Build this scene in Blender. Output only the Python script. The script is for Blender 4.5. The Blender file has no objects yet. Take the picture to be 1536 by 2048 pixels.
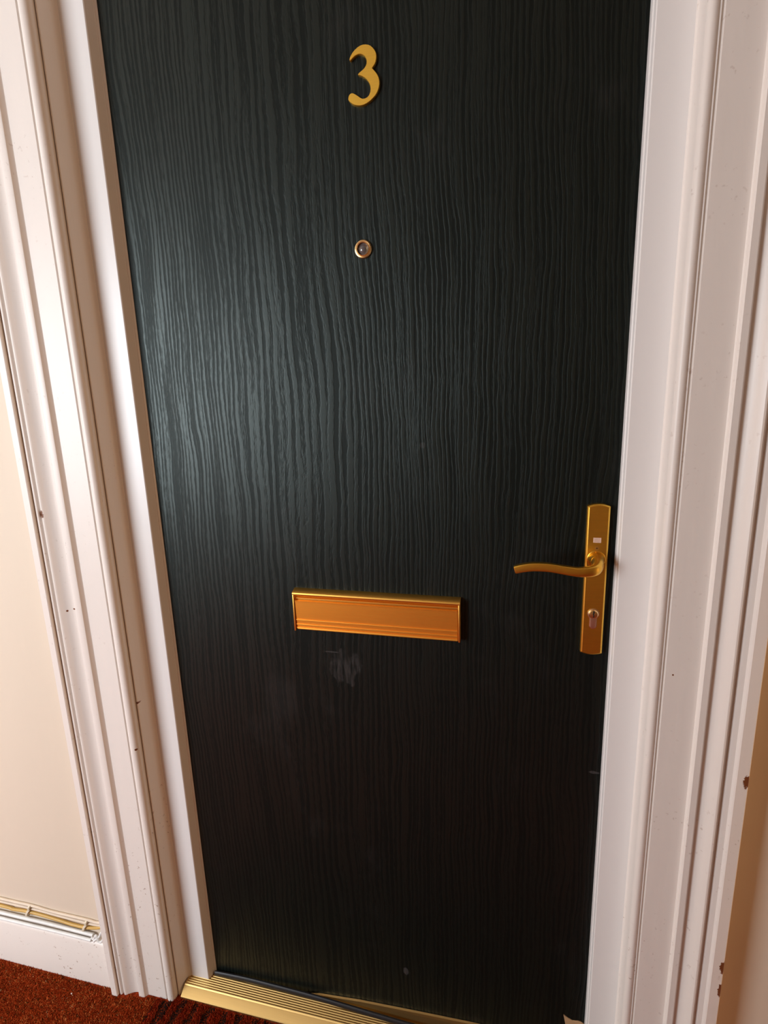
import bpy, bmesh, math, random
from mathutils import Vector, Matrix
import numpy as np

S = bpy.context.scene
COL = S.collection
random.seed(7)
PI = math.pi

# ------------------------------------------------------------------ camera
cam_data = bpy.data.cameras.new('camera')
cam = bpy.data.objects.new('camera', cam_data)
COL.objects.link(cam)
cam_data.sensor_fit = 'HORIZONTAL'
cam_data.sensor_width = 36.0
cam_data.lens = 36.0 * 1100.0 / 1536.0
cam_data.clip_start = 0.02
yaw, pitch, roll = 0.2448, 0.2233, -0.0314
fwd = Vector((-math.sin(yaw) * math.cos(pitch), math.cos(yaw) * math.cos(pitch), -math.sin(pitch)))
rgt = Vector((math.cos(yaw), math.sin(yaw), 0))
upv = rgt.cross(fwd)
r2 = rgt * math.cos(roll) + upv * math.sin(roll)
u2 = -rgt * math.sin(roll) + upv * math.cos(roll)
m = Matrix((r2, u2, -fwd)).transposed().to_4x4()
m.translation = Vector((0.2175, -0.8694, 1.3156))
cam.matrix_world = m
S.camera = cam

# ------------------------------------------------------------------ light
world = bpy.data.worlds.new('world')
S.world = world
world.use_nodes = True
bg = world.node_tree.nodes.get('Background')
bg.inputs[0].default_value = (0.75, 0.86, 1.0, 1)
bg.inputs[1].default_value = 1.0

WX0, WX1, WZ0, WZ1, WY = -2.85, -1.40, 0.70, 2.00, -2.2     # hall window in the wall opposite the door
ld = bpy.data.lights.new('window_daylight', 'AREA')
ld.shape = 'RECTANGLE'
ld.size, ld.size_y = WX1 - WX0 - 0.1, WZ1 - WZ0 - 0.1
ld.energy = 74.0
ld.color = (0.87, 0.94, 1.0)
lo = bpy.data.objects.new('window_daylight', ld)
COL.objects.link(lo)
lo.location = ((WX0 + WX1) / 2, WY + 0.03, (WZ0 + WZ1) / 2)
lo.rotation_euler = (math.radians(90), 0, 0)     # points to +y

wd = bpy.data.lights.new('warm_bounce_fill', 'AREA')          # added warm fill from the lock side, no fixture; browns the hinge reveal
wd.shape = 'RECTANGLE'; wd.size, wd.size_y = 1.1, 0.22
wd.energy = 7.5
wd.color = (1.0, 0.63, 0.31)
wo = bpy.data.objects.new('warm_bounce_fill', wd); COL.objects.link(wo)
wo.location = (1.86, -0.20, 1.05)
wo.rotation_euler = (0, math.radians(90), 0)

S.view_settings.view_transform = 'Standard'
S.view_settings.look = 'None'
S.view_settings.exposure = 0.27
S.view_settings.gamma = 1.0
S.view_settings.use_curve_mapping = False

# ------------------------------------------------------------------ helpers
def tag(o, label=None, cat=None, group=None, kind=None):
    if label: o['label'] = label
    if cat: o['category'] = cat
    if group: o['group'] = group
    if kind: o['kind'] = kind
    return o

def link(name, me, mat=None, parent=None, smooth=False, angle=35):
    o = bpy.data.objects.new(name, me)
    COL.objects.link(o)
    if mat: me.materials.append(mat)
    if parent: o.parent = parent
    if smooth:
        me.shade_auto_smooth(use_auto_smooth=True, angle=math.radians(angle)) if hasattr(me, 'shade_auto_smooth') else None
        try:
            for p in me.polygons: p.use_smooth = True
            me.set_sharp_from_angle(angle=math.radians(angle))
        except Exception:
            pass
    return o

def empty(name, loc=(0, 0, 0)):
    o = bpy.data.objects.new(name, None)
    o.empty_display_size = 0.05
    o.location = loc
    COL.objects.link(o)
    return o

def from_bm(bm, name):
    bmesh.ops.recalc_face_normals(bm, faces=bm.faces[:])
    me = bpy.data.meshes.new(name)
    bm.to_mesh(me); bm.free()
    return me

def add_box(bm, x0, x1, y0, y1, z0, z1):
    v = [bm.verts.new(c) for c in ((x0, y0, z0), (x1, y0, z0), (x1, y1, z0), (x0, y1, z0),
                                   (x0, y0, z1), (x1, y0, z1), (x1, y1, z1), (x0, y1, z1))]
    for f in ((0, 1, 2, 3), (4, 7, 6, 5), (0, 4, 5, 1), (1, 5, 6, 2), (2, 6, 7, 3), (3, 7, 4, 0)):
        bm.faces.new([v[i] for i in f])

def box(name, b, mat, parent=None, bevel=0.0):
    bm = bmesh.new(); add_box(bm, *b)
    if bevel:
        bmesh.ops.bevel(bm, geom=bm.edges[:], offset=bevel, segments=2, affect='EDGES', profile=0.5)
    return link(name, from_bm(bm, name), mat, parent, smooth=bool(bevel))

def boxes(name, bs, mat, parent=None):
    bm = bmesh.new()
    for b in bs: add_box(bm, *b)
    return link(name, from_bm(bm, name), mat, parent)

def extrude(name, pts, axis, a, b, mat, parent=None, smooth=True, angle=30, segs=1):
    """closed profile pts; axis 'z': pts are (x,y); axis 'x': pts are (y,z)"""
    bm = bmesh.new()
    rings = []
    for i in range(segs + 1):
        t = a + (b - a) * i / segs
        rings.append([bm.verts.new((p[0], p[1], t) if axis == 'z' else (t, p[0], p[1])) for p in pts])
    n = len(pts)
    for i in range(segs):
        for k in range(n):
            bm.faces.new((rings[i][k], rings[i][(k + 1) % n], rings[i + 1][(k + 1) % n], rings[i + 1][k]))
    bm.faces.new(rings[0]); bm.faces.new(list(reversed(rings[-1])))
    return link(name, from_bm(bm, name), mat, parent, smooth, angle)

def catmull(pts, n=6, closed=False):
    P = [Vector(p) for p in pts]; out = []
    m_ = len(P)
    rng = range(m_ if closed else m_ - 1)
    for i in rng:
        if closed:
            p0, p1, p2, p3 = P[(i - 1) % m_], P[i], P[(i + 1) % m_], P[(i + 2) % m_]
        else:
            p0, p1, p2, p3 = P[max(i - 1, 0)], P[i], P[i + 1], P[min(i + 2, m_ - 1)]
        for k in range(n):
            t = k / n
            out.append(0.5 * ((2 * p1) + (p2 - p0) * t + (2 * p0 - 5 * p1 + 4 * p2 - p3) * t * t + (3 * p1 - p0 - 3 * p2 + p3) * t ** 3))
    if not closed: out.append(P[-1])
    return out

def sweep(name, path, section, mat, parent=None, up=Vector((0, 0, 1)), angle=40):
    """path: list of Vector; section(i,n)->list of (a,b): a along side (normal), b along up"""
    bm = bmesh.new(); rings = []
    n = len(path)
    for i, p in enumerate(path):
        t = (path[min(i + 1, n - 1)] - path[max(i - 1, 0)]).normalized()
        side = t.cross(up).normalized(); u = side.cross(t).normalized()
        rings.append([bm.verts.new(p + side * a + u * b) for a, b in section(i, n)])
    k = len(rings[0])
    for i in range(n - 1):
        for j in range(k):
            bm.faces.new((rings[i][j], rings[i][(j + 1) % k], rings[i + 1][(j + 1) % k], rings[i + 1][j]))
    bm.faces.new(rings[0]); bm.faces.new(list(reversed(rings[-1])))
    return link(name, from_bm(bm, name), mat, parent, True, angle)

def tube(name, pts, r, mat, parent=None, seg=10, n=6):
    path = catmull(pts, n)
    sec = [(r * math.cos(2 * PI * k / seg), r * math.sin(2 * PI * k / seg)) for k in range(seg)]
    return sweep(name, path, lambda i, q: sec, mat, parent)

def lathe_y(name, prof, cx, cz, mat, parent=None, seg=40, angle=30):
    """prof: (radius, y) list, axis along y through cx,cz"""
    bm = bmesh.new(); rings = []
    for r, y in prof:
        if r < 1e-6: rings.append([bm.verts.new((cx, y, cz))])
        else: rings.append([bm.verts.new((cx + r * math.cos(2 * PI * k / seg), y, cz + r * math.sin(2 * PI * k / seg))) for k in range(seg)])
    for a, b in zip(rings, rings[1:]):
        for k in range(seg):
            q = (k + 1) % seg
            if len(a) == 1 and len(b) == 1: continue
            if len(a) == 1: bm.faces.new((a[0], b[k], b[q]))
            elif len(b) == 1: bm.faces.new((a[k], a[q], b[0]))
            else: bm.faces.new((a[k], a[q], b[q], b[k]))
    return link(name, from_bm(bm, name), mat, parent, True, angle)

def inset(poly, d):
    n = len(poly); out = []
    area = sum(poly[i][0] * poly[(i + 1) % n][1] - poly[(i + 1) % n][0] * poly[i][1] for i in range(n))
    s = 1 if area > 0 else -1
    for i in range(n):
        a, b, c = poly[i - 1], poly[i], poly[(i + 1) % n]
        e1 = Vector((b[0] - a[0], b[1] - a[1])).normalized(); e2 = Vector((c[0] - b[0], c[1] - b[1])).normalized()
        n1 = Vector((-e1.y, e1.x)) * s; n2 = Vector((-e2.y, e2.x)) * s
        k = (n1 + n2); k = k / max(k.length_squared / 2, 0.5)
        out.append((b[0] + k.x * d, b[1] + k.y * d))
    return out

def plate(name, poly, layers, mat, parent=None, angle=30):
    """poly in (x,z); layers = [(y, inset)] from back to front; capped at both ends"""
    bm = bmesh.new(); rings = []
    for y, d in layers:
        q = inset(poly, d) if d else poly
        rings.append([bm.verts.new((p[0], y, p[1])) for p in q])
    n = len(poly)
    for a, b in zip(rings, rings[1:]):
        for k in range(n): bm.faces.new((a[k], a[(k + 1) % n], b[(k + 1) % n], b[k]))
    bm.faces.new(rings[0]); f = bm.faces.new(list(reversed(rings[-1])))
    bm.normal_update()
    bmesh.ops.triangulate(bm, faces=[x for x in bm.faces if len(x.verts) > 4], ngon_method='EAR_CLIP')
    return link(name, from_bm(bm, name), mat, parent, True, angle)

# ------------------------------------------------------------------ materials
def srgb(r, g, b):
    f = lambda c: ((c / 255 + 0.055) / 1.055) ** 2.4 if c > 10.3 else c / 255 / 12.92
    return (f(r), f(g), f(b), 1)

class NT:
    def __init__(s, name):
        s.m = bpy.data.materials.new(name); s.m.use_nodes = True
        s.t = s.m.node_tree; s.b = s.t.nodes['Principled BSDF']
        s.tc = s.t.nodes.new('ShaderNodeTexCoord')
    def n(s, typ, **kw):
        x = s.t.nodes.new(typ)
        for k, v in kw.items(): setattr(x, k, v)
        return x
    def put(s, sock, v):
        if hasattr(v, 'is_output') or isinstance(v, bpy.types.NodeSocket): s.t.links.new(v, sock)
        else: sock.default_value = v
    def set(s, **kw):
        for k, v in kw.items(): s.put(s.b.inputs[k.replace('_', ' ')], v)
        return s
    def math(s, op, a, b=0.0, c=0.0, clamp=False):
        x = s.n('ShaderNodeMath', operation=op, use_clamp=clamp)
        s.put(x.inputs[0], a); s.put(x.inputs[1], b); s.put(x.inputs[2], c)
        return x.outputs[0]
    def scale(s, v=(1, 1, 1), off=(0, 0, 0), src=None):
        x = s.n('ShaderNodeMapping')
        s.put(x.inputs['Vector'], src or s.tc.outputs['Object'])
        x.inputs['Scale'].default_value = v; x.inputs['Location'].default_value = off
        return x.outputs[0]
    def noise(s, vec, scale=1, detail=2, rough=0.5, dist=0.0, typ='3D'):
        x = s.n('ShaderNodeTexNoise'); x.noise_dimensions = typ
        s.put(x.inputs['Vector'], vec); x.inputs['Scale'].default_value = scale
        x.inputs['Detail'].default_value = detail; x.inputs['Roughness'].default_value = rough
        x.inputs['Distortion'].default_value = dist
        return x.outputs[0]
    def ramp(s, f, lo, hi, a=0.0, b=1.0, smooth=True):
        x = s.n('ShaderNodeMapRange'); x.interpolation_type = 'SMOOTHSTEP' if smooth else 'LINEAR'
        s.put(x.inputs[0], f)
        for i, v in ((1, lo), (2, hi), (3, a), (4, b)): s.put(x.inputs[i], v)
        return x.outputs[0]
    def mix(s, f, a, b):
        x = s.n('ShaderNodeMix', data_type='RGBA')
        s.put(x.inputs[0], f); s.put(x.inputs[6], a); s.put(x.inputs[7], b)
        return x.outputs[2]
    def bump(s, h, strength=0.3, dist=0.001, prev=None):
        x = s.n('ShaderNodeBump'); x.inputs['Strength'].default_value = strength
        x.inputs['Distance'].default_value = dist; s.put(x.inputs['Height'], h)
        if prev: s.put(x.inputs['Normal'], prev)
        s.put(s.b.inputs['Normal'], x.outputs[0]); return x.outputs[0]
    def spot(s, c, r, wob=0.4, ns=300, squash=(1, 1, 1)):
        """1 inside an irregular blot at world point c"""
        mp = s.n('ShaderNodeVectorMath', operation='SUBTRACT'); s.put(mp.inputs[0], s.tc.outputs['Object']); mp.inputs[1].default_value = c
        ms = s.n('ShaderNodeVectorMath', operation='MULTIPLY'); s.put(ms.inputs[0], mp.outputs[0]); ms.inputs[1].default_value = squash
        ln = s.n('ShaderNodeVectorMath', operation='LENGTH'); s.put(ln.inputs[0], ms.outputs[0])
        nz = s.noise(s.tc.outputs['Object'], ns, 3)
        d = s.math('ADD', ln.outputs['Value'], s.math('MULTIPLY', s.math('SUBTRACT', nz, 0.5), wob * r * 2))
        return s.ramp(d, r * 0.75, r, 1, 0)

def paint(name, col, rough=0.42, spots=(), chip=(120, 70, 40), dirt=0.0, lump=0.25):
    t = NT(name)
    co = t.tc.outputs['Object']
    c = col
    if dirt:
        # fine grubby specks, denser low down where feet and hoovers reach
        zz = t.n('ShaderNodeSeparateXYZ'); t.put(zz.inputs[0], co)
        low = t.ramp(zz.outputs[2], 0.05, 0.9, 1.0, 0.25)
        sp = t.ramp(t.noise(co, 120, 2, 0.6), 0.64, 0.72)
        patch = t.ramp(t.noise(co, 9, 3), 0.45, 0.7)
        c = t.mix(t.math('MULTIPLY', t.math('MULTIPLY', sp, low), t.math('MULTIPLY', patch, dirt)), c, srgb(150, 112, 88))
    for pos, r, sq in spots:
        c = t.mix(t.spot(pos, r, 0.6, 300, (sq[0], 0.15, sq[2])), c, srgb(*chip))
    t.set(Base_Color=c, Roughness=rough)
    t.b.inputs['Specular IOR Level'].default_value = 0.4
    h = t.math('ADD', t.noise(t.scale((60, 60, 9)), 1, 3), t.math('MULTIPLY', t.noise(co, 25, 3), 0.7))
    t.bump(h, lump, 0.0012)
    return t.m

M = {}
M['wall'] = paint('cream_wall_paint', srgb(224, 208, 189), 0.6, lump=0.3, chip=(150, 120, 92), spots=[((-0.6690, -0.055, 0.183), 0.0045, (1.8, .15, 0.45)), ((-0.6630, -0.055, 0.196), 0.0035, (1.5, .15, 0.6)), ((-0.8060, -0.055, 1.02), 0.0025, (1, .15, .5))])
M['wall_r'] = M['wall']
M['wall_far'] = paint('drab_far_wall_paint', srgb(172, 154, 126), 0.7)
M['gloss'] = paint('old_white_gloss_paint', srgb(238, 229, 222), 0.38, dirt=1.0, lump=0.35,
                   spots=[((-0.617, -0.076, 1.1106), 0.0045, (1, 1, 0.6)), ((-0.6029, -0.078, 0.9228), 0.0025, (1, 1, 1)), ((-0.5911, -0.077, 0.9256), 0.0028, (1, 1, 1)),
                          ((0.5471, -0.081, 0.7434), 0.0065, (1.3, .6, 0.55)), ((0.5486, -0.08, 0.4057), 0.005, (1, .6, 0.4)), ((0.549, -0.08, 0.36), 0.004, (1, .6, 0.3)),
                          ((0.4422, -0.066, 0.8942), 0.0016, (1, .5, 1)), ((-0.5009, -0.066, 0.6357), 0.0025, (1, 1, 1)), ((-0.494, -0.06, 0.73), 0.003, (1, 1, 1))])
M['upvc'] = paint('white_upvc', srgb(238, 234, 232), 0.32, lump=0.04)

def brass(name, col, rough, streak=(3, 60, 60)):
    t = NT(name)
    nz = t.noise(t.scale(streak), 8, 3)
    t.set(Base_Color=t.mix(t.ramp(nz, 0.3, 0.7), col, tuple(c * 0.95 for c in col[:3]) + (1,)), Metallic=1.0, Roughness=t.ramp(nz, 0.2, 0.8, rough * 0.95, rough * 1.05))
    return t.m
M['gold'] = brass('satin_gold_anodised', (1.0, 0.57, 0.12, 1), 0.38)
M['gold_num'] = brass('yellow_gold_numeral', (1.0, 0.63, 0.10, 1), 0.42)
M['gold_handle'] = brass('gold_handle_metal', (0.86, 0.50, 0.075, 1), 0.34)
M['gold_flap'] = brass('gold_flap_carpet_tint', (1.0, 0.44, 0.065, 1), 0.46)  # orange of the carpet's reflection put into the metal colour
M['gold_hi'] = brass('polished_gold', (0.95, 0.66, 0.33, 1), 0.28)
M['sill'] = brass('gold_aluminium_threshold', (0.66, 0.44, 0.17, 1), 0.48, (2, 120, 120))
M['nickel'] = brass('worn_brass_lock', (0.78, 0.56, 0.42, 1), 0.42)

def plain(name, col, rough=0.5, metal=0.0, **kw):
    t = NT(name)
    nz = t.noise(t.tc.outputs['Object'], 40, 2)
    t.set(Base_Color=t.mix(t.ramp(nz, .35, .65, 0, .35), col, tuple(c * 0.8 for c in col[:3]) + (1,)), Roughness=rough, Metallic=metal)
    return t.m
M['rubber'] = plain('black_rubber', srgb(30, 29, 33), 0.45)
M['dark'] = plain('dark_hole', srgb(18, 14, 10), 0.7)
M['wood'] = plain('bare_tan_wood', srgb(190, 152, 112), 0.7)
M['cable_y'] = plain('yellowed_cable', srgb(214, 172, 92), 0.45)
M['cable_w'] = plain('white_cable', srgb(240, 240, 238), 0.4)
M['cable_c'] = plain('cream_painted_cable', srgb(232, 214, 192), 0.5)
M['clip'] = plain('cream_clip', srgb(226, 214, 190), 0.45)
M['sticker'] = plain('pale_pink_sticker', srgb(232, 196, 176), 0.55)
M['glasspane'] = plain('window_glass', srgb(220, 232, 240), 0.1)

def lens_mat():
    t = NT('peephole_lens')
    t.set(Base_Color=srgb(96, 88, 88), Roughness=0.12)
    t.b.inputs['Coat Weight'].default_value = 1.0
    return t.m
M['lens'] = lens_mat()

def door_mat():
    t = NT('black_woodgrain_door')
    sep = t.n('ShaderNodeSeparateXYZ'); t.put(sep.inputs[0], t.tc.outputs['Object'])
    x, z = sep.outputs[0], sep.outputs[2]
    # embossed grain: contour lines of a slowly varying field (cathedral figure) broken by streaks
    w1 = t.math('SUBTRACT', t.noise(t.scale((2.4, 1, 0.8), (4.3, 0, 2.1)), 1, 1, 0.4), 0.5)
    w2 = t.math('SUBTRACT', t.noise(t.scale((9, 1, 3.4), (1.3, 0, 7.1)), 1, 2, 0.5), 0.5)
    w3 = t.math('SUBTRACT', t.noise(t.scale((40, 1, 20), (2.3, 0, 1.1)), 1, 2, 0.6), 0.5)
    xw = t.math('ADD', x, t.math('MULTIPLY', w1, 0.085))
    xw = t.math('ADD', xw, t.math('MULTIPLY', w2, 0.030))
    xw = t.math('ADD', xw, t.math('MULTIPLY', w3, 0.0042))
    # rings open out in the middle of the leaf and crowd towards its edges
    X = t.math('SUBTRACT', t.math('MULTIPLY', xw, 185.0), t.math('MULTIPLY', t.math('ARCTANGENT', t.math('DIVIDE', t.math('ADD', xw, 0.13), 0.11)), 11.0))
    cv = t.n('ShaderNodeCombineXYZ'); t.put(cv.inputs[0], X); t.put(cv.inputs[2], t.math('MULTIPLY', z, 3.0))
    streak = t.math('SUBTRACT', t.noise(cv.outputs[0], 1.0, 2, 0.55), 0.5)
    cv2 = t.n('ShaderNodeCombineXYZ'); t.put(cv2.inputs[0], t.math('MULTIPLY', X, 3.3)); t.put(cv2.inputs[2], t.math('MULTIPLY', z, 60.0))
    jag = t.math('SUBTRACT', t.noise(cv2.outputs[0], 1.0, 3, 0.65), 0.5)
    sn = t.math('SINE', t.math('MULTIPLY', X, 0.78 * 2 * PI))
    h0 = t.math('ADD', t.math('MULTIPLY', streak, 4.6), t.math('MULTIPLY', sn, 0.5))
    h0 = t.math('ADD', h0, t.math('MULTIPLY', jag, 2.3))
    ridge = t.ramp(h0, -0.6, 0.5)                       # 1 on the smooth raised figure, 0 in the grooves
    pores = t.noise(t.scale((900, 1, 160)), 1, 2, 0.6)
    # scuffs
    def sc(c, r, sq, k, wob=0.6, ns=120):
        return t.math('MULTIPLY', t.spot(c, r, wob, ns, sq), k)
    str2 = t.ramp(t.noise(t.scale((160, 1, 30)), 1, 3), 0.35, 0.65)
    s1 = t.math('MULTIPLY', sc((-0.082, 0, 0.818), 0.030, (1, 0, 0.85), 0.75, 0.9, 45), str2)
    s2 = sc((-0.106, 0, 0.848), 0.015, (1, 0, 9), 0.9, 0.15, 60)
    s3 = sc((0.3526, 0, 0.6664), 0.007, (0.7, 0, 2.4), 1.0)
    s4 = sc((0.0164, 0, 0.146), 0.008, (1.4, 0, 0.7), 1.0)
    s5 = sc((0.0671, 0, 1.2235), 0.005, (1, 0, 1), 0.5)
    s6 = t.math('MULTIPLY', t.ramp(t.noise(t.scale((7, 1, 5), (3, 0, 9)), 1, 4, 0.65), 0.56, 0.75), 0.22)
    sm = s1
    for q in (s2, s3, s4, s5, s6): sm = t.math('MAXIMUM', sm, q)
    base = t.mix(ridge, srgb(10, 14, 12), srgb(12, 18, 15))
    base = t.mix(t.math('MULTIPLY', sm, 0.24), base, srgb(112, 106, 106))
    t.set(Base_Color=base)
    rough = t.math('ADD', t.ramp(ridge, 0, 1, 0.47, 0.40, False), t.math('MULTIPLY', t.math('SUBTRACT', pores, 0.5), 0.12))
    t.put(t.b.inputs['Roughness'], rough)
    t.put(t.b.inputs['Specular IOR Level'], t.ramp(ridge, 0, 1, 0.23, 0.44, False))
    t.b.inputs['Specular Tint'].default_value = (0.82, 0.94, 0.91, 1)
    h = t.math('ADD', t.math('MULTIPLY', ridge, 1.0), t.math('MULTIPLY', pores, 0.25))
    t.bump(h, 0.30, 0.0008)
    return t.m
M['door'] = door_mat()

def carpet_mat(name, attr):
    t = NT(name)
    co = t.tc.outputs['Object']
    if attr:
        a = t.n('ShaderNodeAttribute'); a.attribute_name = 'tint'
        c = a.outputs['Color']
    else:
        n1 = t.noise(co, 190, 3, 0.7); n2 = t.noise(co, 7, 3)
        c = t.mix(t.ramp(n1, .3, .7), srgb(120, 32, 10), srgb(184, 70, 28))
        c = t.mix(t.ramp(n2, .4, .7, 0, .4), c, srgb(96, 34, 12))
        t.bump(n1, 0.8, 0.004)
    t.set(Base_Color=c, Roughness=0.95)
    t.b.inputs['Specular IOR Level'].default_value = 0.1
    return t.m
M['carpet'] = carpet_mat('red_carpet_base', False)
M['pile'] = carpet_mat('red_carpet_pile', True)
M['ceil'] = paint('white_ceiling_paint', srgb(188, 178, 164), 0.7)

# ------------------------------------------------------------------ room shell
RX0, RX1, RY0, RZ1 = -3.3, 1.9, WY, 2.55
WL, WR = -0.055, -0.030            # wall faces left and right of the doorway
o = box('floor', (RX0, RX1, RY0, 0.06, -0.05, 0.0), M['carpet']); tag(o, 'rust red carpeted hall floor', 'floor', kind='structure'); floor = o
o = box('ceiling', (RX0, RX1, RY0, 0.06, RZ1, RZ1 + 0.05), M['ceil']); tag(o, 'plain white hall ceiling', 'ceiling', kind='structure')
o = box('wall_left', (RX0, -0.62, WL, 0.06, 0, RZ1), M['wall']); tag(o, 'cream painted wall left of the doorway', 'wall', kind='structure')
o = box('wall_right', (0.545, RX1, WR, 0.06, 0, RZ1), M['wall_r']); tag(o, 'cream painted wall right of the doorway', 'wall', kind='structure')
o = box('wall_top', (-0.62, 0.545, WL, 0.06, 2.10, RZ1), M['wall']); tag(o, 'cream painted wall above the doorway', 'wall', kind='structure')
o = boxes('wall_back', [(RX0, WX0, WY - 0.1, WY, 0, RZ1), (WX1, RX1, WY - 0.1, WY, 0, RZ1), (WX0, WX1, WY - 0.1, WY, 0, WZ0), (WX0, WX1, WY - 0.1, WY, WZ1, RZ1)], M['wall_far'])
tag(o, 'drab hall wall facing the door, pierced by a window', 'wall', kind='structure')
o = box('wall_side_left', (RX0 - 0.1, RX0, WY - 0.1, 0.06, 0, RZ1), M['wall']); tag(o, 'cream end wall of the hall on the window side', 'wall', kind='structure')
o = box('wall_side_right', (RX1, RX1 + 0.1, WY - 0.1, 0.06, 0, RZ1), M['wall_far']); tag(o, 'drab end wall of the hall on the lock side', 'wall', kind='structure')
win = empty('window_1', ((WX0 + WX1) / 2, WY, WZ0)); tag(win, 'white framed hall window facing the door', 'window', kind='structure')
def wpart(name, b, mat):
    q = win.location
    return box(name, (b[0] - q.x, b[1] - q.x, b[2] - q.y, b[3] - q.y, b[4] - q.z, b[5] - q.z), mat, win)
wpart('window_frame', (WX0, WX0 + .05, WY - .06, WY - .01, WZ0, WZ1), M['upvc'])
wpart('window_frame', (WX1 - .05, WX1, WY - .06, WY - .01, WZ0, WZ1), M['upvc'])
wpart('window_frame', (WX0 + .05, WX1 - .05, WY - .06, WY - .01, WZ0, WZ0 + .05), M['upvc'])
wpart('window_frame', (WX0 + .05, WX1 - .05, WY - .06, WY - .01, WZ1 - .05, WZ1), M['upvc'])
wpart('window_pane', (WX0 + .05, WX1 - .05, WY - .04, WY - .035, WZ0 + .05, WZ1 - .05), M['glasspane'])

# baseboards
def skirt_prof(wy, fy, h):
    return [(wy + 0.002, 0.0), (fy, 0.0), (fy, h - 0.008), (fy + 0.003, h - 0.002), (fy + 0.006, h), (wy + 0.002, h + 0.001)]
o = extrude('baseboard_left', skirt_prof(WL, -0.072, 0.122), 'x', RX0 + .001, -0.6445, M['gloss']); tag(o, 'white painted skirting board under the cables', 'baseboard', kind='structure')
o = extrude('baseboard_right', skirt_prof(WR, -0.048, 0.122), 'x', 0.556, RX1 - .001, M['gloss']); tag(o, 'white painted skirting board right of the doorway', 'baseboard', kind='structure')

# architraves (plan profiles), outer edge -> inner edge, then back along the wall
def arc(cx, cy, rx, ry, a0, a1, n=8):
    return [(cx + rx * math.cos(math.radians(a0 + (a1 - a0) * i / n)), cy + ry * math.sin(math.radians(a0 + (a1 - a0) * i / n))) for i in range(n + 1)]
def smoothprof(raw, n=4):
    """raw: list of (x,y,sharp)"""
    return [(a, b) for a, b, *_ in raw]
LEFT = [(-0.6455, -0.045), (-0.6455, -0.0828), (-0.6440, -0.0845), (-0.6312, -0.0845), (-0.6300, -0.0836), (-0.6297, -0.0762)]
LEFT += arc(-0.6252, -0.0757, 0.0036, 0.0032, 180, 360, 8)
LEFT += [(-0.6208, -0.0735), (-0.6192, -0.0735), (-0.6186, -0.0757), (-0.6174, -0.0771), (-0.6155, -0.0778), (-0.6135, -0.0775), (-0.6115, -0.0763),
         (-0.6080, -0.0738), (-0.6030, -0.0706), (-0.5980, -0.0681), (-0.5930, -0.0664), (-0.5880, -0.0654), (-0.5845, -0.0652), (-0.5838, -0.0695), (-0.5830, -0.0722), (-0.5818, -0.0734), (-0.5800, -0.0737),
         (-0.5700, -0.0730), (-0.5682, -0.0722), (-0.5670, -0.0706), (-0.5640, -0.0666), (-0.5625, -0.0657), (-0.5600, -0.0656),
         (-0.5175, -0.0656), (-0.5168, -0.0625), (-0.5152, -0.0625), (-0.5142, -0.0660)]
LEFT += arc(-0.5075, -0.0580, 0.0098, 0.0098, 230, 360, 12)
LEFT += [(-0.4977, -0.0520), (-0.4977, -0.045)]
o = extrude('trim_1', LEFT, 'z', 0.001, 2.0, M['gloss'], angle=24); tag(o, 'moulded white architrave on the hinge side, beside the cables', 'door trim', kind='structure')
RIGHT = [(0.4142, -0.025), (0.4142, -0.0560)]
RIGHT += arc(0.4210, -0.0580, 0.0075, 0.0085, 190, 320, 12)
RIGHT += [(0.4285, -0.0640), (0.4292, -0.0615), (0.4312, -0.0615), (0.4322, -0.0656), (0.4770, -0.0656), (0.4782, -0.0668), (0.4790, -0.0722), (0.4804, -0.0738),
          (0.4885, -0.0738), (0.4902, -0.0728), (0.4912, -0.0672), (0.4940, -0.0668), (0.4975, -0.0676), (0.5020, -0.0706), (0.5065, -0.0750), (0.5100, -0.0788), (0.5130, -0.0808), (0.5152, -0.0808),
          (0.5180, -0.0772), (0.5200, -0.0728), (0.5222, -0.0720), (0.5236, -0.0752), (0.5262, -0.0764), (0.5305, -0.0768), (0.5328, -0.0812), (0.5345, -0.0825), (0.5495, -0.0818), (0.5508, -0.0800), (0.5508, -0.025)]
o = extrude('trim_2', RIGHT, 'z', 0.001, 2.0, M['gloss'], angle=24); tag(o, 'moulded white architrave on the lock side', 'door trim', kind='structure')
HEAD = [(-0.035, 2.1145), (-0.081, 2.1145), (-0.081, 2.100), (-0.074, 2.098), (-0.078, 2.085), (-0.073, 2.060), (-0.0735, 2.045), (-0.066, 2.040), (-0.066, 2.012), (-0.068, 2.006), (-0.063, 2.0005), (-0.035, 2.0005)]
o = extrude('trim_3', HEAD, 'x', -0.6455, 0.5508, M['gloss'], angle=24); tag(o, 'moulded white architrave across the door head', 'door trim', kind='structure')
# jamb linings (reveals)
o = extrude('trim_4', [(-0.4962, -0.0512), (-0.4950, -0.0520), (-0.4938, -0.0512), (-0.4905, -0.0290), (-0.4895, -0.0250), (-0.4870, -0.0220), (-0.4835, -0.0205), (-0.4835, -0.0195), (-0.4885, -0.0195), (-0.4885, 0.055), (-0.6190, 0.055), (-0.6190, -0.044), (-0.4965, -0.044)], 'z', 0.001, 2.0, M['gloss']); tag(o, 'white painted door lining on the hinge side', 'door trim', kind='structure')
o = extrude('trim_5', [(0.4148, -0.0500), (0.4155, -0.0290), (0.4148, -0.0240), (0.4125, -0.0206), (0.4125, -0.0196), (0.4172, -0.0196), (0.4172, 0.055), (0.544, 0.055), (0.544, -0.024), (0.4160, -0.024), (0.4160, -0.0500)], 'z', 0.001, 2.0, M['gloss']); tag(o, 'white painted door lining on the lock side', 'door trim', kind='structure')
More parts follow.
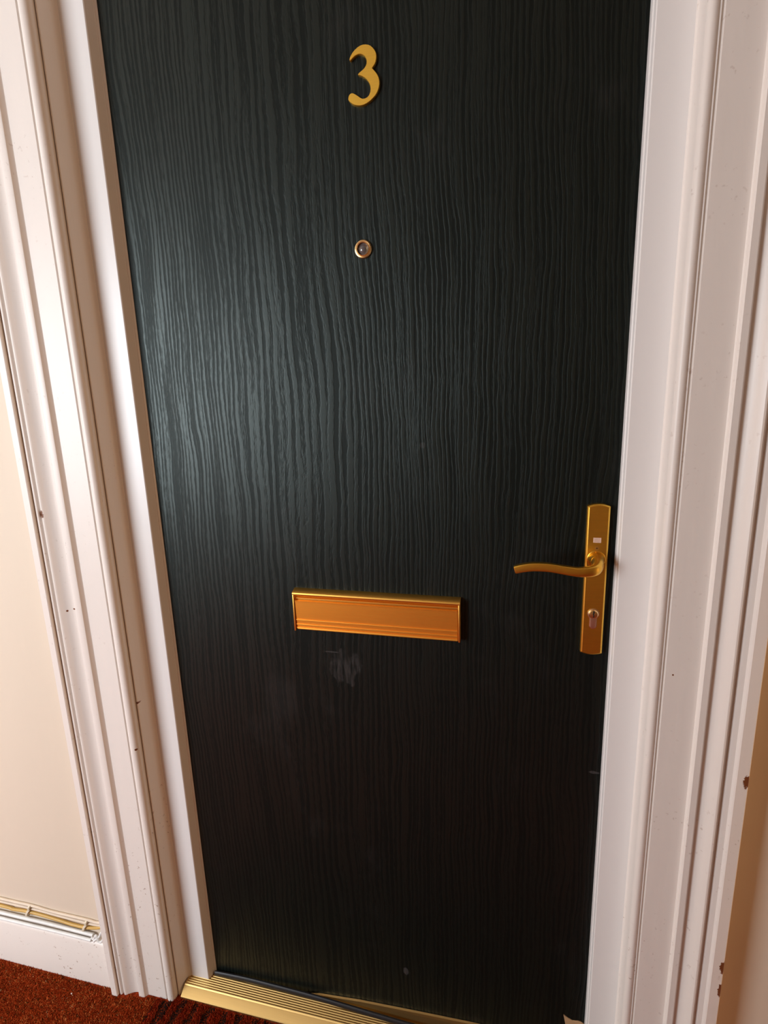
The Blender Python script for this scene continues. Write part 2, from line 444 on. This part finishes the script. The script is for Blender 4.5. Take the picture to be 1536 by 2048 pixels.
# white plastic door frame
fr = empty('trim_6', (0, 0, 0)); tag(fr, 'white plastic door frame around the dark door', 'door frame', kind='structure')
TZ = 0.0205
extrude('frame_stile', [(-0.4883, -0.0200), (-0.4385, -0.0200), (-0.4373, -0.0188), (-0.4322, -0.0030), (-0.4308, -0.0030), (-0.4290, 0.0), (-0.4290, 0.05), (-0.4883, 0.05)], 'z', TZ, 1.999, M['upvc'], fr, angle=20)
extrude('frame_stile', [(0.3640, 0.05), (0.3640, -0.001), (0.3650, -0.0090), (0.3662, -0.0095), (0.3672, -0.0188), (0.3686, -0.0200), (0.4170, -0.0200), (0.4170, 0.05)], 'z', TZ, 1.999, M['upvc'], fr, angle=20)
extrude('frame_head', [(0.05, 1.955), (0.0, 1.955), (-0.0188, 1.962), (-0.02, 1.964), (-0.02, 1.999), (0.05, 1.999)], 'x', -0.4288, 0.3638, M['upvc'], fr, angle=20)
# caulk line beside the lock side architrave
o = tube('trim_7', [(0.553, -0.0315, 0.125), (0.5535, -0.0315, 0.7), (0.553, -0.0315, 1.4), (0.5535, -0.0315, 2.1)], 0.0028, M['gloss'], None, 6, 3); tag(o, 'thin bead of painted filler along the lock side architrave', 'door trim', kind='structure')

# ------------------------------------------------------------------ threshold
th = empty('door_threshold', (-0.035, -0.03, 0.0)); tag(th, 'ribbed gold aluminium threshold under the dark door', 'threshold')
def thp(ob): ob.location = -th.location; ob.parent = th; return ob
prof = [(0.045, 0.0005), (-0.0565, 0.0005), (-0.0572, 0.006), (-0.0560, 0.0078), (-0.0420, 0.0165), (-0.0400, 0.0175)]
y = -0.0390
for k in range(8):                                  # eight rounded ribs behind the smooth nosing
    prof += [(y, 0.0186), (y + 0.0010, 0.0194), (y + 0.0024, 0.0197), (y + 0.0036, 0.0193), (y + 0.0043, 0.0186)]
    y += 0.0047
prof += [(0.0, 0.0180), (0.0, 0.0185), (0.045, 0.0185)]
thp(extrude('tread_plate', prof, 'x', -0.4868, 0.4155, M['sill'], angle=20))
bm = bmesh.new()
pts = [(-0.21, 0.0215), (-0.1775, 0.0305), (-0.0863, 0.0400), (0.03, 0.0465), (0.147, 0.0520), (0.25, 0.054), (0.362, 0.054)]
a = [bm.verts.new((p[0], -0.0045, p[1])) for p in pts]; b = [bm.verts.new((p[0], -0.0008, p[1] + 0.001)) for p in pts]
c = [bm.verts.new((p[0], -0.0055, 0.0200)) for p in pts]; d = [bm.verts.new((p[0], -0.0008, 0.0200)) for p in pts]
for i in range(len(pts) - 1):
    for r_, s_ in ((a, b), (c, a), (d, c), (b, d)): bm.faces.new((r_[i], r_[i + 1], s_[i + 1], s_[i]))
bm.faces.new((a[0], b[0], d[0], c[0])); bm.faces.new((a[-1], c[-1], d[-1], b[-1]))
thp(link('weather_bar', from_bm(bm, 'weather_bar'), M['sill']))

# ------------------------------------------------------------------ door
door = empty('door_1', (-0.033, 0.0, 0.022)); tag(door, 'black green woodgrain front door with gold fittings and number 3', 'door', kind='structure')
DOFF = -door.location
def dp(ob):
    ob.parent = door; ob.location = DOFF; return ob
leaf = dp(box('door_leaf', (-0.4288, 0.3636, 0.0, 0.044, 0.0225, 1.9540), M['door'])); tag(leaf, 'embossed black woodgrain door leaf')
seal_pts = [(-0.4285, -0.006, 0.0235), (-0.40, -0.0065, 0.0262), (-0.3414, -0.007, 0.0290), (-0.26, -0.0085, 0.0300), (-0.1748, -0.0105, 0.0305), (-0.0737, -0.0135, 0.0285), (0.01, -0.0155, 0.0262), (0.076, -0.0165, 0.0255), (0.20, -0.0165, 0.0255), (0.3620, -0.0165, 0.0255)]
sec = [(0.0042 * math.cos(q), 0.0062 * math.sin(q)) for q in [2 * PI * k / 10 for k in range(10)]]
o = dp(sweep('door_seal', catmull(seal_pts, 5), lambda i, n: sec, M['rubber'])); tag(o, 'loose black rubber seal along the door foot')
bm = bmesh.new()
CH = [(0.3254, 0.1270), (0.333, 0.1215), (0.3423, 0.1172), (0.3480, 0.1180), (0.3514, 0.1189), (0.357, 0.1188), (0.3634, 0.1150), (0.3634, 0.03), (0.346, 0.032), (0.338, 0.06), (0.3310, 0.098)]
o = dp(plate('exposed_wood', CH, [(0.0005, 0), (-0.0012, 0), (-0.0018, 0.001)], M['wood'])); tag(o, 'torn tan patch at the lower lock side corner of the door')
bm.free()

# house number 3
NUM = [(-28.5, 1767.8), (-27.7, 1769.9), (-25.9, 1772.7), (-23.4, 1775.7), (-20.0, 1778.4), (-15.9, 1780.9), (-11.8, 1782.4), (-7.8, 1783.0), (-3.9, 1782.7), (0.0, 1781.7), (3.3, 1779.9), (6.4, 1777.2), (9.3, 1773.5), (10.8, 1770.0), (11.3, 1766.3), (10.8, 1762.6), (9.7, 1759.4), (8.0, 1756.4), (5.9, 1754.2), (4.5, 1752.4), (6.8, 1750.2), (9.3, 1747.3), (11.8, 1743.9), (13.7, 1740.0), (14.7, 1735.4), (14.4, 1731.0), (13.2, 1726.7), (11.1, 1722.5), (8.3, 1718.9), (4.5, 1715.5), (0.4, 1712.6), (-4.7, 1710.2), (-9.5, 1708.8), (-14.9, 1708.4), (-19.6, 1709.2), (-24.3, 1710.8), (-28.3, 1713.4), (-31.2, 1716.3), (-32.5, 1718.8), (-32.1, 1721.6), (-30.9, 1724.0), (-28.8, 1725.7), (-26.0, 1726.2), (-23.7, 1725.3), (-20.4, 1723.4), (-17.1, 1721.0), (-13.8, 1718.5), (-10.8, 1717.1), (-7.1, 1717.1), (-3.7, 1718.3), (-1.3, 1720.5), (0.4, 1724.0), (1.0, 1727.8), (0.6, 1731.2), (-0.7, 1735.1), (-3.3, 1738.8), (-6.8, 1742.1), (-10.7, 1744.6), (-14.7, 1746.2), (-16.5, 1746.8), (-16.7, 1748.0), (-14.5, 1749.9), (-11.1, 1751.7), (-7.7, 1753.7), (-5.2, 1756.4), (-3.8, 1759.2), (-3.5, 1762.5), (-4.2, 1765.3), (-6.1, 1768.4), (-8.7, 1770.4), (-11.9, 1771.7), (-15.6, 1772.0), (-19.0, 1771.1), (-22.4, 1769.4), (-25.2, 1767.3), (-26.9, 1765.9), (-28.0, 1766.2)]
NUM = [(a / 1000, b / 1000) for a, b in NUM]
o = dp(plate('house_number', NUM, [(0.0, 0), (-0.0034, 0), (-0.0044, 0.0003), (-0.0048, 0.0006)], M['gold_num'], angle=50)); tag(o, 'gold numeral 3 fixed near the top of the door')

# peephole
PX, PZ = -0.0189, 1.5198
ring = dp(lathe_y('peephole', [(0.0133, 0.0), (0.0133, -0.0022), (0.0124, -0.0036), (0.0112, -0.0040), (0.0104, -0.0036), (0.0101, -0.0046), (0.0094, -0.0050), (0.0088, -0.0044), (0.0086, -0.0012), (0.0086, 0.0)], PX, PZ, M['gold_hi'], seg=48)); tag(ring, 'round gold door viewer with a grey glass lens')
ln = lathe_y('lens', [(0.0087, -0.0008), (0.0082, -0.0014), (0.0070, -0.0012), (0.0058, -0.0022), (0.0040, -0.0034), (0.0020, -0.0040), (0.0, -0.0042)], PX, PZ, M['lens'], ring, seg=36); tag(ln, 'grey glass lens')

# letter plate
LX0, LX1 = -0.1694, 0.1284
lp = dp(extrude('letter_plate', [(0.0, 0.9690), (-0.0030, 0.9690), (-0.0125, 0.9655), (-0.0145, 0.9640), (-0.0150, 0.9618), (-0.0142, 0.9590), (-0.0125, 0.9572), (-0.0080, 0.9566), (-0.0075, 0.8930), (0.0, 0.8925)], 'x', LX0, LX1, M['gold'], angle=25)); tag(lp, 'wide gold letter plate with a sprung flap')
def lpart(name, ob, lab=None):
    ob.parent = lp
    if lab: tag(ob, lab)
    return ob
lpart('side_rim', box('side_rim', (LX0, LX0 + 0.0028, -0.0145, -0.007, 0.8915, 0.9635), M['gold'], None, 0.0006))
lpart('side_rim', box('side_rim', (LX1 - 0.0030, LX1, -0.0145, -0.007, 0.8930, 0.9635), M['gold'], None, 0.0006))
hb = [(-0.0078, 0.9560), (-0.0108, 0.9558), (-0.0125, 0.9548), (-0.0125, 0.9538), (-0.0108, 0.9530), (-0.0078, 0.9528)]
lpart('hinge_bar', extrude('hinge_bar', hb, 'x', -0.1632, LX1 - 0.0032, M['gold'], angle=30))
fl = [(-0.0085, 0.9500), (-0.0120, 0.9502), (-0.0138, 0.9492), (-0.0138, 0.9478), (-0.0126, 0.9470)]
for zc in (0.9128, 0.9040, 0.8975):
    fl += [(-0.0126, zc + 0.0009), (-0.0140, zc + 0.0006), (-0.0142, zc - 0.0004), (-0.0126, zc - 0.0009)]
fl += [(-0.0130, 0.8945), (-0.0122, 0.8932), (-0.0085, 0.8932)]
# the foot of the flap swings in a touch
fl = [(yy + (0.950 - zz) * 0.045 - 0.001, zz) for yy, zz in fl]
o = extrude('flap', fl, 'x', -0.1652, LX1 - 0.0046, M['gold_flap'], angle=25); lpart('flap', o, 'flat gold flap with three fine ridges')

# handle
def plate_outline(x0, x1, z0, z1, bulge):
    n = 12; out = []
    for k in range(n + 1):
        t = k / n; out.append((x1 + (x0 - x1) * t, z1 + bulge * 4 * t * (1 - t)))
    for k in range(n + 1):
        t = k / n; out.append((x0 + (x1 - x0) * t, z0 - bulge * 4 * t * (1 - t)))
    return out
hp = dp(plate('door_handle', plate_outline(0.3200, 0.3526, 0.8908, 1.1306, 0.0036), [(0.0, -0.0002), (-0.0075, 0), (-0.0092, 0.0012), (-0.0098, 0.0022), (-0.0100, 0.0026)], M['gold_handle'], angle=25)); tag(hp, 'gold lever handle on a tall narrow backplate')
BX, BZ = 0.3362, 1.0480
def hpart(ob, lab=None):
    ob.parent = hp
    if lab: tag(ob, lab)
    return ob
hpart(lathe_y('boss', [(0.0140, -0.0098), (0.0128, -0.0104), (0.0120, -0.0118), (0.0113, -0.0150), (0.0106, -0.0190), (0.0096, -0.0230), (0.0, -0.0235)], BX, BZ, M['gold_handle'], seg=36))
lev = [(BX, -0.0120, BZ), (BX + 0.0002, -0.0240, BZ - 0.0006), (BX - 0.0008, -0.0370, BZ - 0.0024), (BX - 0.0050, -0.0470, BZ - 0.0046), (0.3220, -0.0530, 1.0420), (0.3050, -0.0555, 1.0415), (0.2845, -0.0560, 1.0440), (0.2640, -0.0560, 1.0468), (0.2430, -0.0560, 1.0468), (0.2280, -0.0560, 1.0445), (0.2155, -0.0560, 1.0410)]
wid = [0.0105, 0.0098, 0.0092, 0.0086, 0.0078, 0.0070, 0.0066, 0.0066, 0.0066, 0.0064, 0.0060]   # half height
thk = [0.0105, 0.0094, 0.0080, 0.0070, 0.0062, 0.0056, 0.0054, 0.0054, 0.0054, 0.0052, 0.0048]
exp = [2.0, 2.0, 2.1, 2.4, 3.0, 3.8, 4.6, 5.2, 5.2, 5.2, 5.0]
path = catmull(lev, 6)
def lerp(arr, i, n):
    t = i / (n - 1) * (len(arr) - 1); k = min(int(t), len(arr) - 2); return arr[k] + (arr[k + 1] - arr[k]) * (t - k)
def lsec(i, n):
    w, h, e = lerp(thk, i, n), lerp(wid, i, n), lerp(exp, i, n); out = []
    if i == n - 1: w, h = w * 0.88, h * 0.88
    for k in range(28):
        a_ = 2 * PI * k / 28; ca, sa = math.cos(a_), math.sin(a_)
        out.append((w * math.copysign(abs(ca) ** (2 / e), ca), h * math.copysign(abs(sa) ** (2 / e), sa)))
    return out
path.append(path[-1] + (path[-1] - path[-2]).normalized() * 0.0008)
o = hpart(sweep('lever', path, lsec, M['gold_handle'], angle=32)); tag(o, 'curved gold lever')
# euro cylinder
CX, CZ = 0.3366, 0.9583
cyl = [(CX + 0.0082 * math.cos(math.radians(q)), CZ + 0.0082 * math.sin(math.radians(q))) for q in range(-52, 233, 12)]
cyl += [(CX - 0.0050, 0.9500), (CX - 0.0050, 0.9385)] + [(CX + 0.0050 * math.cos(math.radians(q)), 0.9385 + 0.0050 * math.sin(math.radians(q))) for q in range(195, 346, 15)] + [(CX + 0.0050, 0.9385), (CX + 0.0050, 0.9500)]
o = hpart(plate('lock_surround', inset(cyl, -0.0010), [(-0.0098, 0), (-0.0103, 0.0001), (-0.0105, 0.0007)], M['gold_hi'])); tag(o, 'bright edge of the keyhole cut-out')
lc = hpart(plate('lock_cylinder', cyl, [(-0.0100, 0), (-0.0107, 0.0002), (-0.0109, 0.0006)], M['nickel'])); tag(lc, 'worn brass lock cylinder')
hpart(lathe_y('key_plug', [(0.0072, -0.0107), (0.0072, -0.0128), (0.0060, -0.0142), (0.0036, -0.0146), (0.0, -0.0147)], CX - 0.0003, CZ + 0.0003, M['gold_hi'], seg=28))
kw = [(CX - 0.0012, CZ + 0.0062), (CX - 0.0010, CZ + 0.003), (CX - 0.0016, CZ + 0.001), (CX - 0.0007, CZ - 0.001), (CX - 0.0010, CZ - 0.0045), (CX + 0.0006, CZ - 0.0045), (CX + 0.0008, CZ - 0.001), (CX + 0.0002, CZ + 0.001), (CX + 0.0012, CZ + 0.0032), (CX + 0.0012, CZ + 0.0062)]
hpart(plate('keyway', kw, [(-0.0130, 0), (-0.0149, 0)], M['dark']))
o = hpart(box('sticker', (0.3303, 0.3416, -0.0103, -0.0099, 1.0743, 1.0821), M['sticker'])); tag(o, 'small pale pink printed sticker')
for zz, x0, x1 in ((1.0800, 0.3322, 0.3400), (1.0786, 0.3318, 0.3402), (1.0772, 0.3322, 0.3396), (1.0758, 0.3318, 0.3388)):
    hpart(box('print_line', (x0, x1, -0.01036, -0.0102, zz - 0.0002, zz + 0.0002), plain('grey_print_%d' % int(zz * 1e4), srgb(200, 158, 138), 0.6)))
o = hpart(lathe_y('stamped_ring', [(0.0030, -0.0099), (0.0030, -0.0104), (0.0021, -0.0104), (0.0021, -0.0099)], 0.3362, 1.0654, M['gold_hi'], seg=24))
hpart(box('stamped_mark', (0.3350, 0.3374, -0.0103, -0.0099, 1.0648, 1.0660), M['dark']))

# ------------------------------------------------------------------ cables along the skirting
X0 = -1.25
def cable(name, pts, r, mat, label, seg=10):
    o_ = tube(name, pts, r, mat, None, seg); tag(o_, label, 'cable', 'cables along the skirting'); return o_
cable('cable', [(X0, -0.0583, 0.172), (-0.9449, -0.0583, 0.1685), (-0.857, -0.0583, 0.1690), (-0.80, -0.0583, 0.1655), (-0.7056, -0.0583, 0.1655), (-0.68, -0.0583, 0.1640), (-0.6500, -0.0583, 0.1690)], 0.0031, M['cable_c'], 'cream painted cable, uppermost along the wall above the skirting')
cable('cable', [(X0, -0.0583, 0.160), (-0.9449, -0.0583, 0.1600), (-0.857, -0.0583, 0.1605), (-0.78, -0.0583, 0.1575), (-0.7056, -0.0583, 0.1565), (-0.68, -0.0583, 0.1570), (-0.6500, -0.0583, 0.1610)], 0.0029, M['cable_c'], 'cream painted cable just above the yellowed one')
cable('cable', [(X0, -0.0590, 0.149), (-0.9475, -0.0590, 0.1490), (-0.9138, -0.0595, 0.1472), (-0.875, -0.0590, 0.1500), (-0.831, -0.0590, 0.1497), (-0.7795, -0.0593, 0.1466), (-0.7501, -0.0595, 0.1440), (-0.7164, -0.0592, 0.1435), (-0.6862, -0.0590, 0.1485), (-0.6500, -0.0600, 0.1620)], 0.0037, M['cable_y'], 'yellowed cable held by two clips')
cable('cable', [(X0, -0.0625, 0.1330), (-0.9475, -0.0625, 0.1325), (-0.8134, -0.0625, 0.1335), (-0.745, -0.0625, 0.1325), (-0.6900, -0.0625, 0.1318)], 0.0041, M['cable_w'], 'upper of two white cables resting on the skirting')
cable('cable', [(X0, -0.0695, 0.1252), (-0.9475, -0.0695, 0.1252), (-0.8134, -0.0695, 0.1256), (-0.745, -0.0695, 0.1256), (-0.6905, -0.0695, 0.1250)], 0.0036, M['cable_w'], 'lower of two white cables along the skirting edge')
cable('cable_loop', [(-0.6915, -0.0660, 0.1300), (-0.6860, -0.0680, 0.1270), (-0.6815, -0.0690, 0.1330), (-0.6770, -0.0680, 0.1400), (-0.6735, -0.0690, 0.1350), (-0.6690, -0.0700, 0.1275), (-0.6620, -0.0700, 0.1290), (-0.6560, -0.0690, 0.1400), (-0.6580, -0.0660, 0.1500), (-0.6640, -0.0650, 0.1480), (-0.6700, -0.0670, 0.1370), (-0.6790, -0.0700, 0.1290), (-0.6820, -0.0720, 0.1260)], 0.0026, M['cable_w'], 'knotted white cable end curled beside the architrave', 8)
def clip(x, zt, label):
    root = empty('cable_clip', (x, -0.0550, zt - 0.014)); tag(root, label, 'cable clip', 'clips on the yellowed cable')
    secq = [(-0.0016, -0.0024), (0.0016, -0.0024), (0.0016, 0.0024), (-0.0016, 0.0024)]
    pth = [(0.004, 0.0, 0.018), (0.003, -0.006, 0.019), (0.0015, -0.0085, 0.015), (0.0, -0.0075, 0.009), (-0.003, -0.0085, 0.005), (-0.0055, -0.0098, 0.000), (-0.0070, -0.0098, -0.005), (-0.0075, -0.006, -0.0085), (-0.0075, 0.0, -0.009)]
    sweep('strap', catmull(pth, 4), lambda i, n: secq, M['clip'], root, up=Vector((1, 0, 0.3)))
    lathe_y('nail_head', [(0.0022, -0.007), (0.0022, -0.0095), (0.0012, -0.0102), (0.0, -0.0102)], 0.0015, 0.0165, M['clip'], root, seg=12)
clip(-0.8620, 0.1640, 'cream clip on the yellowed cable, the one farther from the door')
clip(-0.7065, 0.1595, 'cream clip on the yellowed cable, the one nearer the architrave')

# ------------------------------------------------------------------ carpet pile (uncountable tufts) and ribbed doorway strip
def pile(name, x0, x1, y0, y1, step, hgt, tint, zoff, mat, parent, lean):
    rng = np.random.default_rng(11)
    xs = np.arange(x0, x1, step); ys = np.arange(y0, y1, step)
    gx, gy = np.meshgrid(xs, ys); gx = gx.ravel() + rng.uniform(-.5, .5, gx.size) * step; gy = gy.ravel() + rng.uniform(-.5, .5, gy.size) * step
    keep = lean['keep'](gx, gy); gx, gy = gx[keep], gy[keep]; n = gx.size
    h = hgt * rng.uniform(0.7, 1.2, n) * lean['h'](gx, gy); ang = rng.uniform(0, 2 * PI, n); r = step * 0.62
    V = np.zeros((n, 4, 3))
    for k in range(3):
        V[:, k, 0] = gx + r * np.cos(ang + k * 2 * PI / 3); V[:, k, 1] = gy + r * np.sin(ang + k * 2 * PI / 3); V[:, k, 2] = zoff
    V[:, 3, 0] = gx + rng.normal(0, .9, n) * step; V[:, 3, 1] = gy + rng.normal(-.4, .9, n) * step; V[:, 3, 2] = zoff + h
    F = np.array([[0, 1, 3], [1, 2, 3], [2, 0, 3]])[None] + (np.arange(n) * 4)[:, None, None]
    me = bpy.data.meshes.new(name)
    me.from_pydata(V.reshape(-1, 3).tolist(), [], F.reshape(-1, 3).tolist())
    col = tint(gx, gy, rng)
    at = me.color_attributes.new('tint', 'FLOAT_COLOR', 'POINT')
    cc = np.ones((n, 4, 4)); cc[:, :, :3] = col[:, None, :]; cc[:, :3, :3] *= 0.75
    at.data.foreach_set('color', cc.ravel())
    return link(name, me, mat, parent)
def lin(*c): return np.array(srgb(*c)[:3])
def vn(x, y, s, seed):
    """cheap smooth value noise"""
    rg = np.random.default_rng(seed); T = rg.random((64, 64))
    u, v = (x * s) % 63, (y * s) % 63; i, j = np.floor(u).astype(int), np.floor(v).astype(int); fu, fv = u - i, v - j
    fu, fv = fu * fu * (3 - 2 * fu), fv * fv * (3 - 2 * fv)
    return (T[i, j] * (1 - fu) + T[(i + 1) % 64, j] * fu) * (1 - fv) + (T[i, (j + 1) % 64] * (1 - fu) + T[(i + 1) % 64, (j + 1) % 64] * fu) * fv
SEAM = -0.541
def tint_main(x, y, rg):
    n = x.size; k = rg.random(n); w = vn(x, y, 60, 3)
    c = lin(172, 70, 28)[None] * (0.6 + 0.8 * k)[:, None]
    m1 = (rg.random(n) < 0.06 + 0.22 * (w > 0.62)); c[m1] = lin(214, 124, 66) * (0.7 + 0.5 * rg.random((m1.sum(), 1)))
    m2 = rg.random(n) < 0.10; c[m2] = lin(96, 50, 14)
    m3 = rg.random(n) < 0.010; c[m3] = lin(205, 165, 120)
    return c
def tint_strip(x, y, rg):
    n = x.size; c = lin(160, 50, 24)[None] * (0.55 + 0.8 * rg.random(n))[:, None]
    ph = ((x + 0.444 + (vn(x, y, 50, 9) - .5) * 0.010) / 0.0345) % 1.0
    dark = (np.abs(ph - 0.5) > 0.30); c[dark] = lin(46, 30, 26) * (0.5 + 1.0 * rg.random((dark.sum(), 1)))
    m1 = rg.random(n) < 0.08; c[m1 & ~dark] = lin(168, 84, 40)
    return c
inner = lambda x, y: (y < np.where(x < -0.6455, -0.0735, np.where(x < -0.608, -0.0858, np.where(x < -0.561, -0.0755, np.where(x < -0.4975, -0.0675, -0.0585)))))
one = lambda x, y: np.ones_like(x)
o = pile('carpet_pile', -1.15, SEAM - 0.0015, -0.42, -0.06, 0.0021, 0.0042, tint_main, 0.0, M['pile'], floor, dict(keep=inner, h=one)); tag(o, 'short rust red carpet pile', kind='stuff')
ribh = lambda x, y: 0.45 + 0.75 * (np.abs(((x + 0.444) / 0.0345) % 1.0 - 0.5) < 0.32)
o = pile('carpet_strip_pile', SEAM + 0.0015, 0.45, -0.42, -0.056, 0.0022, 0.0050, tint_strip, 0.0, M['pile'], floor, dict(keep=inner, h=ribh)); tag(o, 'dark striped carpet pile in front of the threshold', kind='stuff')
o = box('lint', (-0.736, -0.7335, -0.1045, -0.1025, 0.003, 0.0052), M['cable_w'], None, 0.0005); tag(o, 'tiny white speck of lint on the carpet', 'lint')
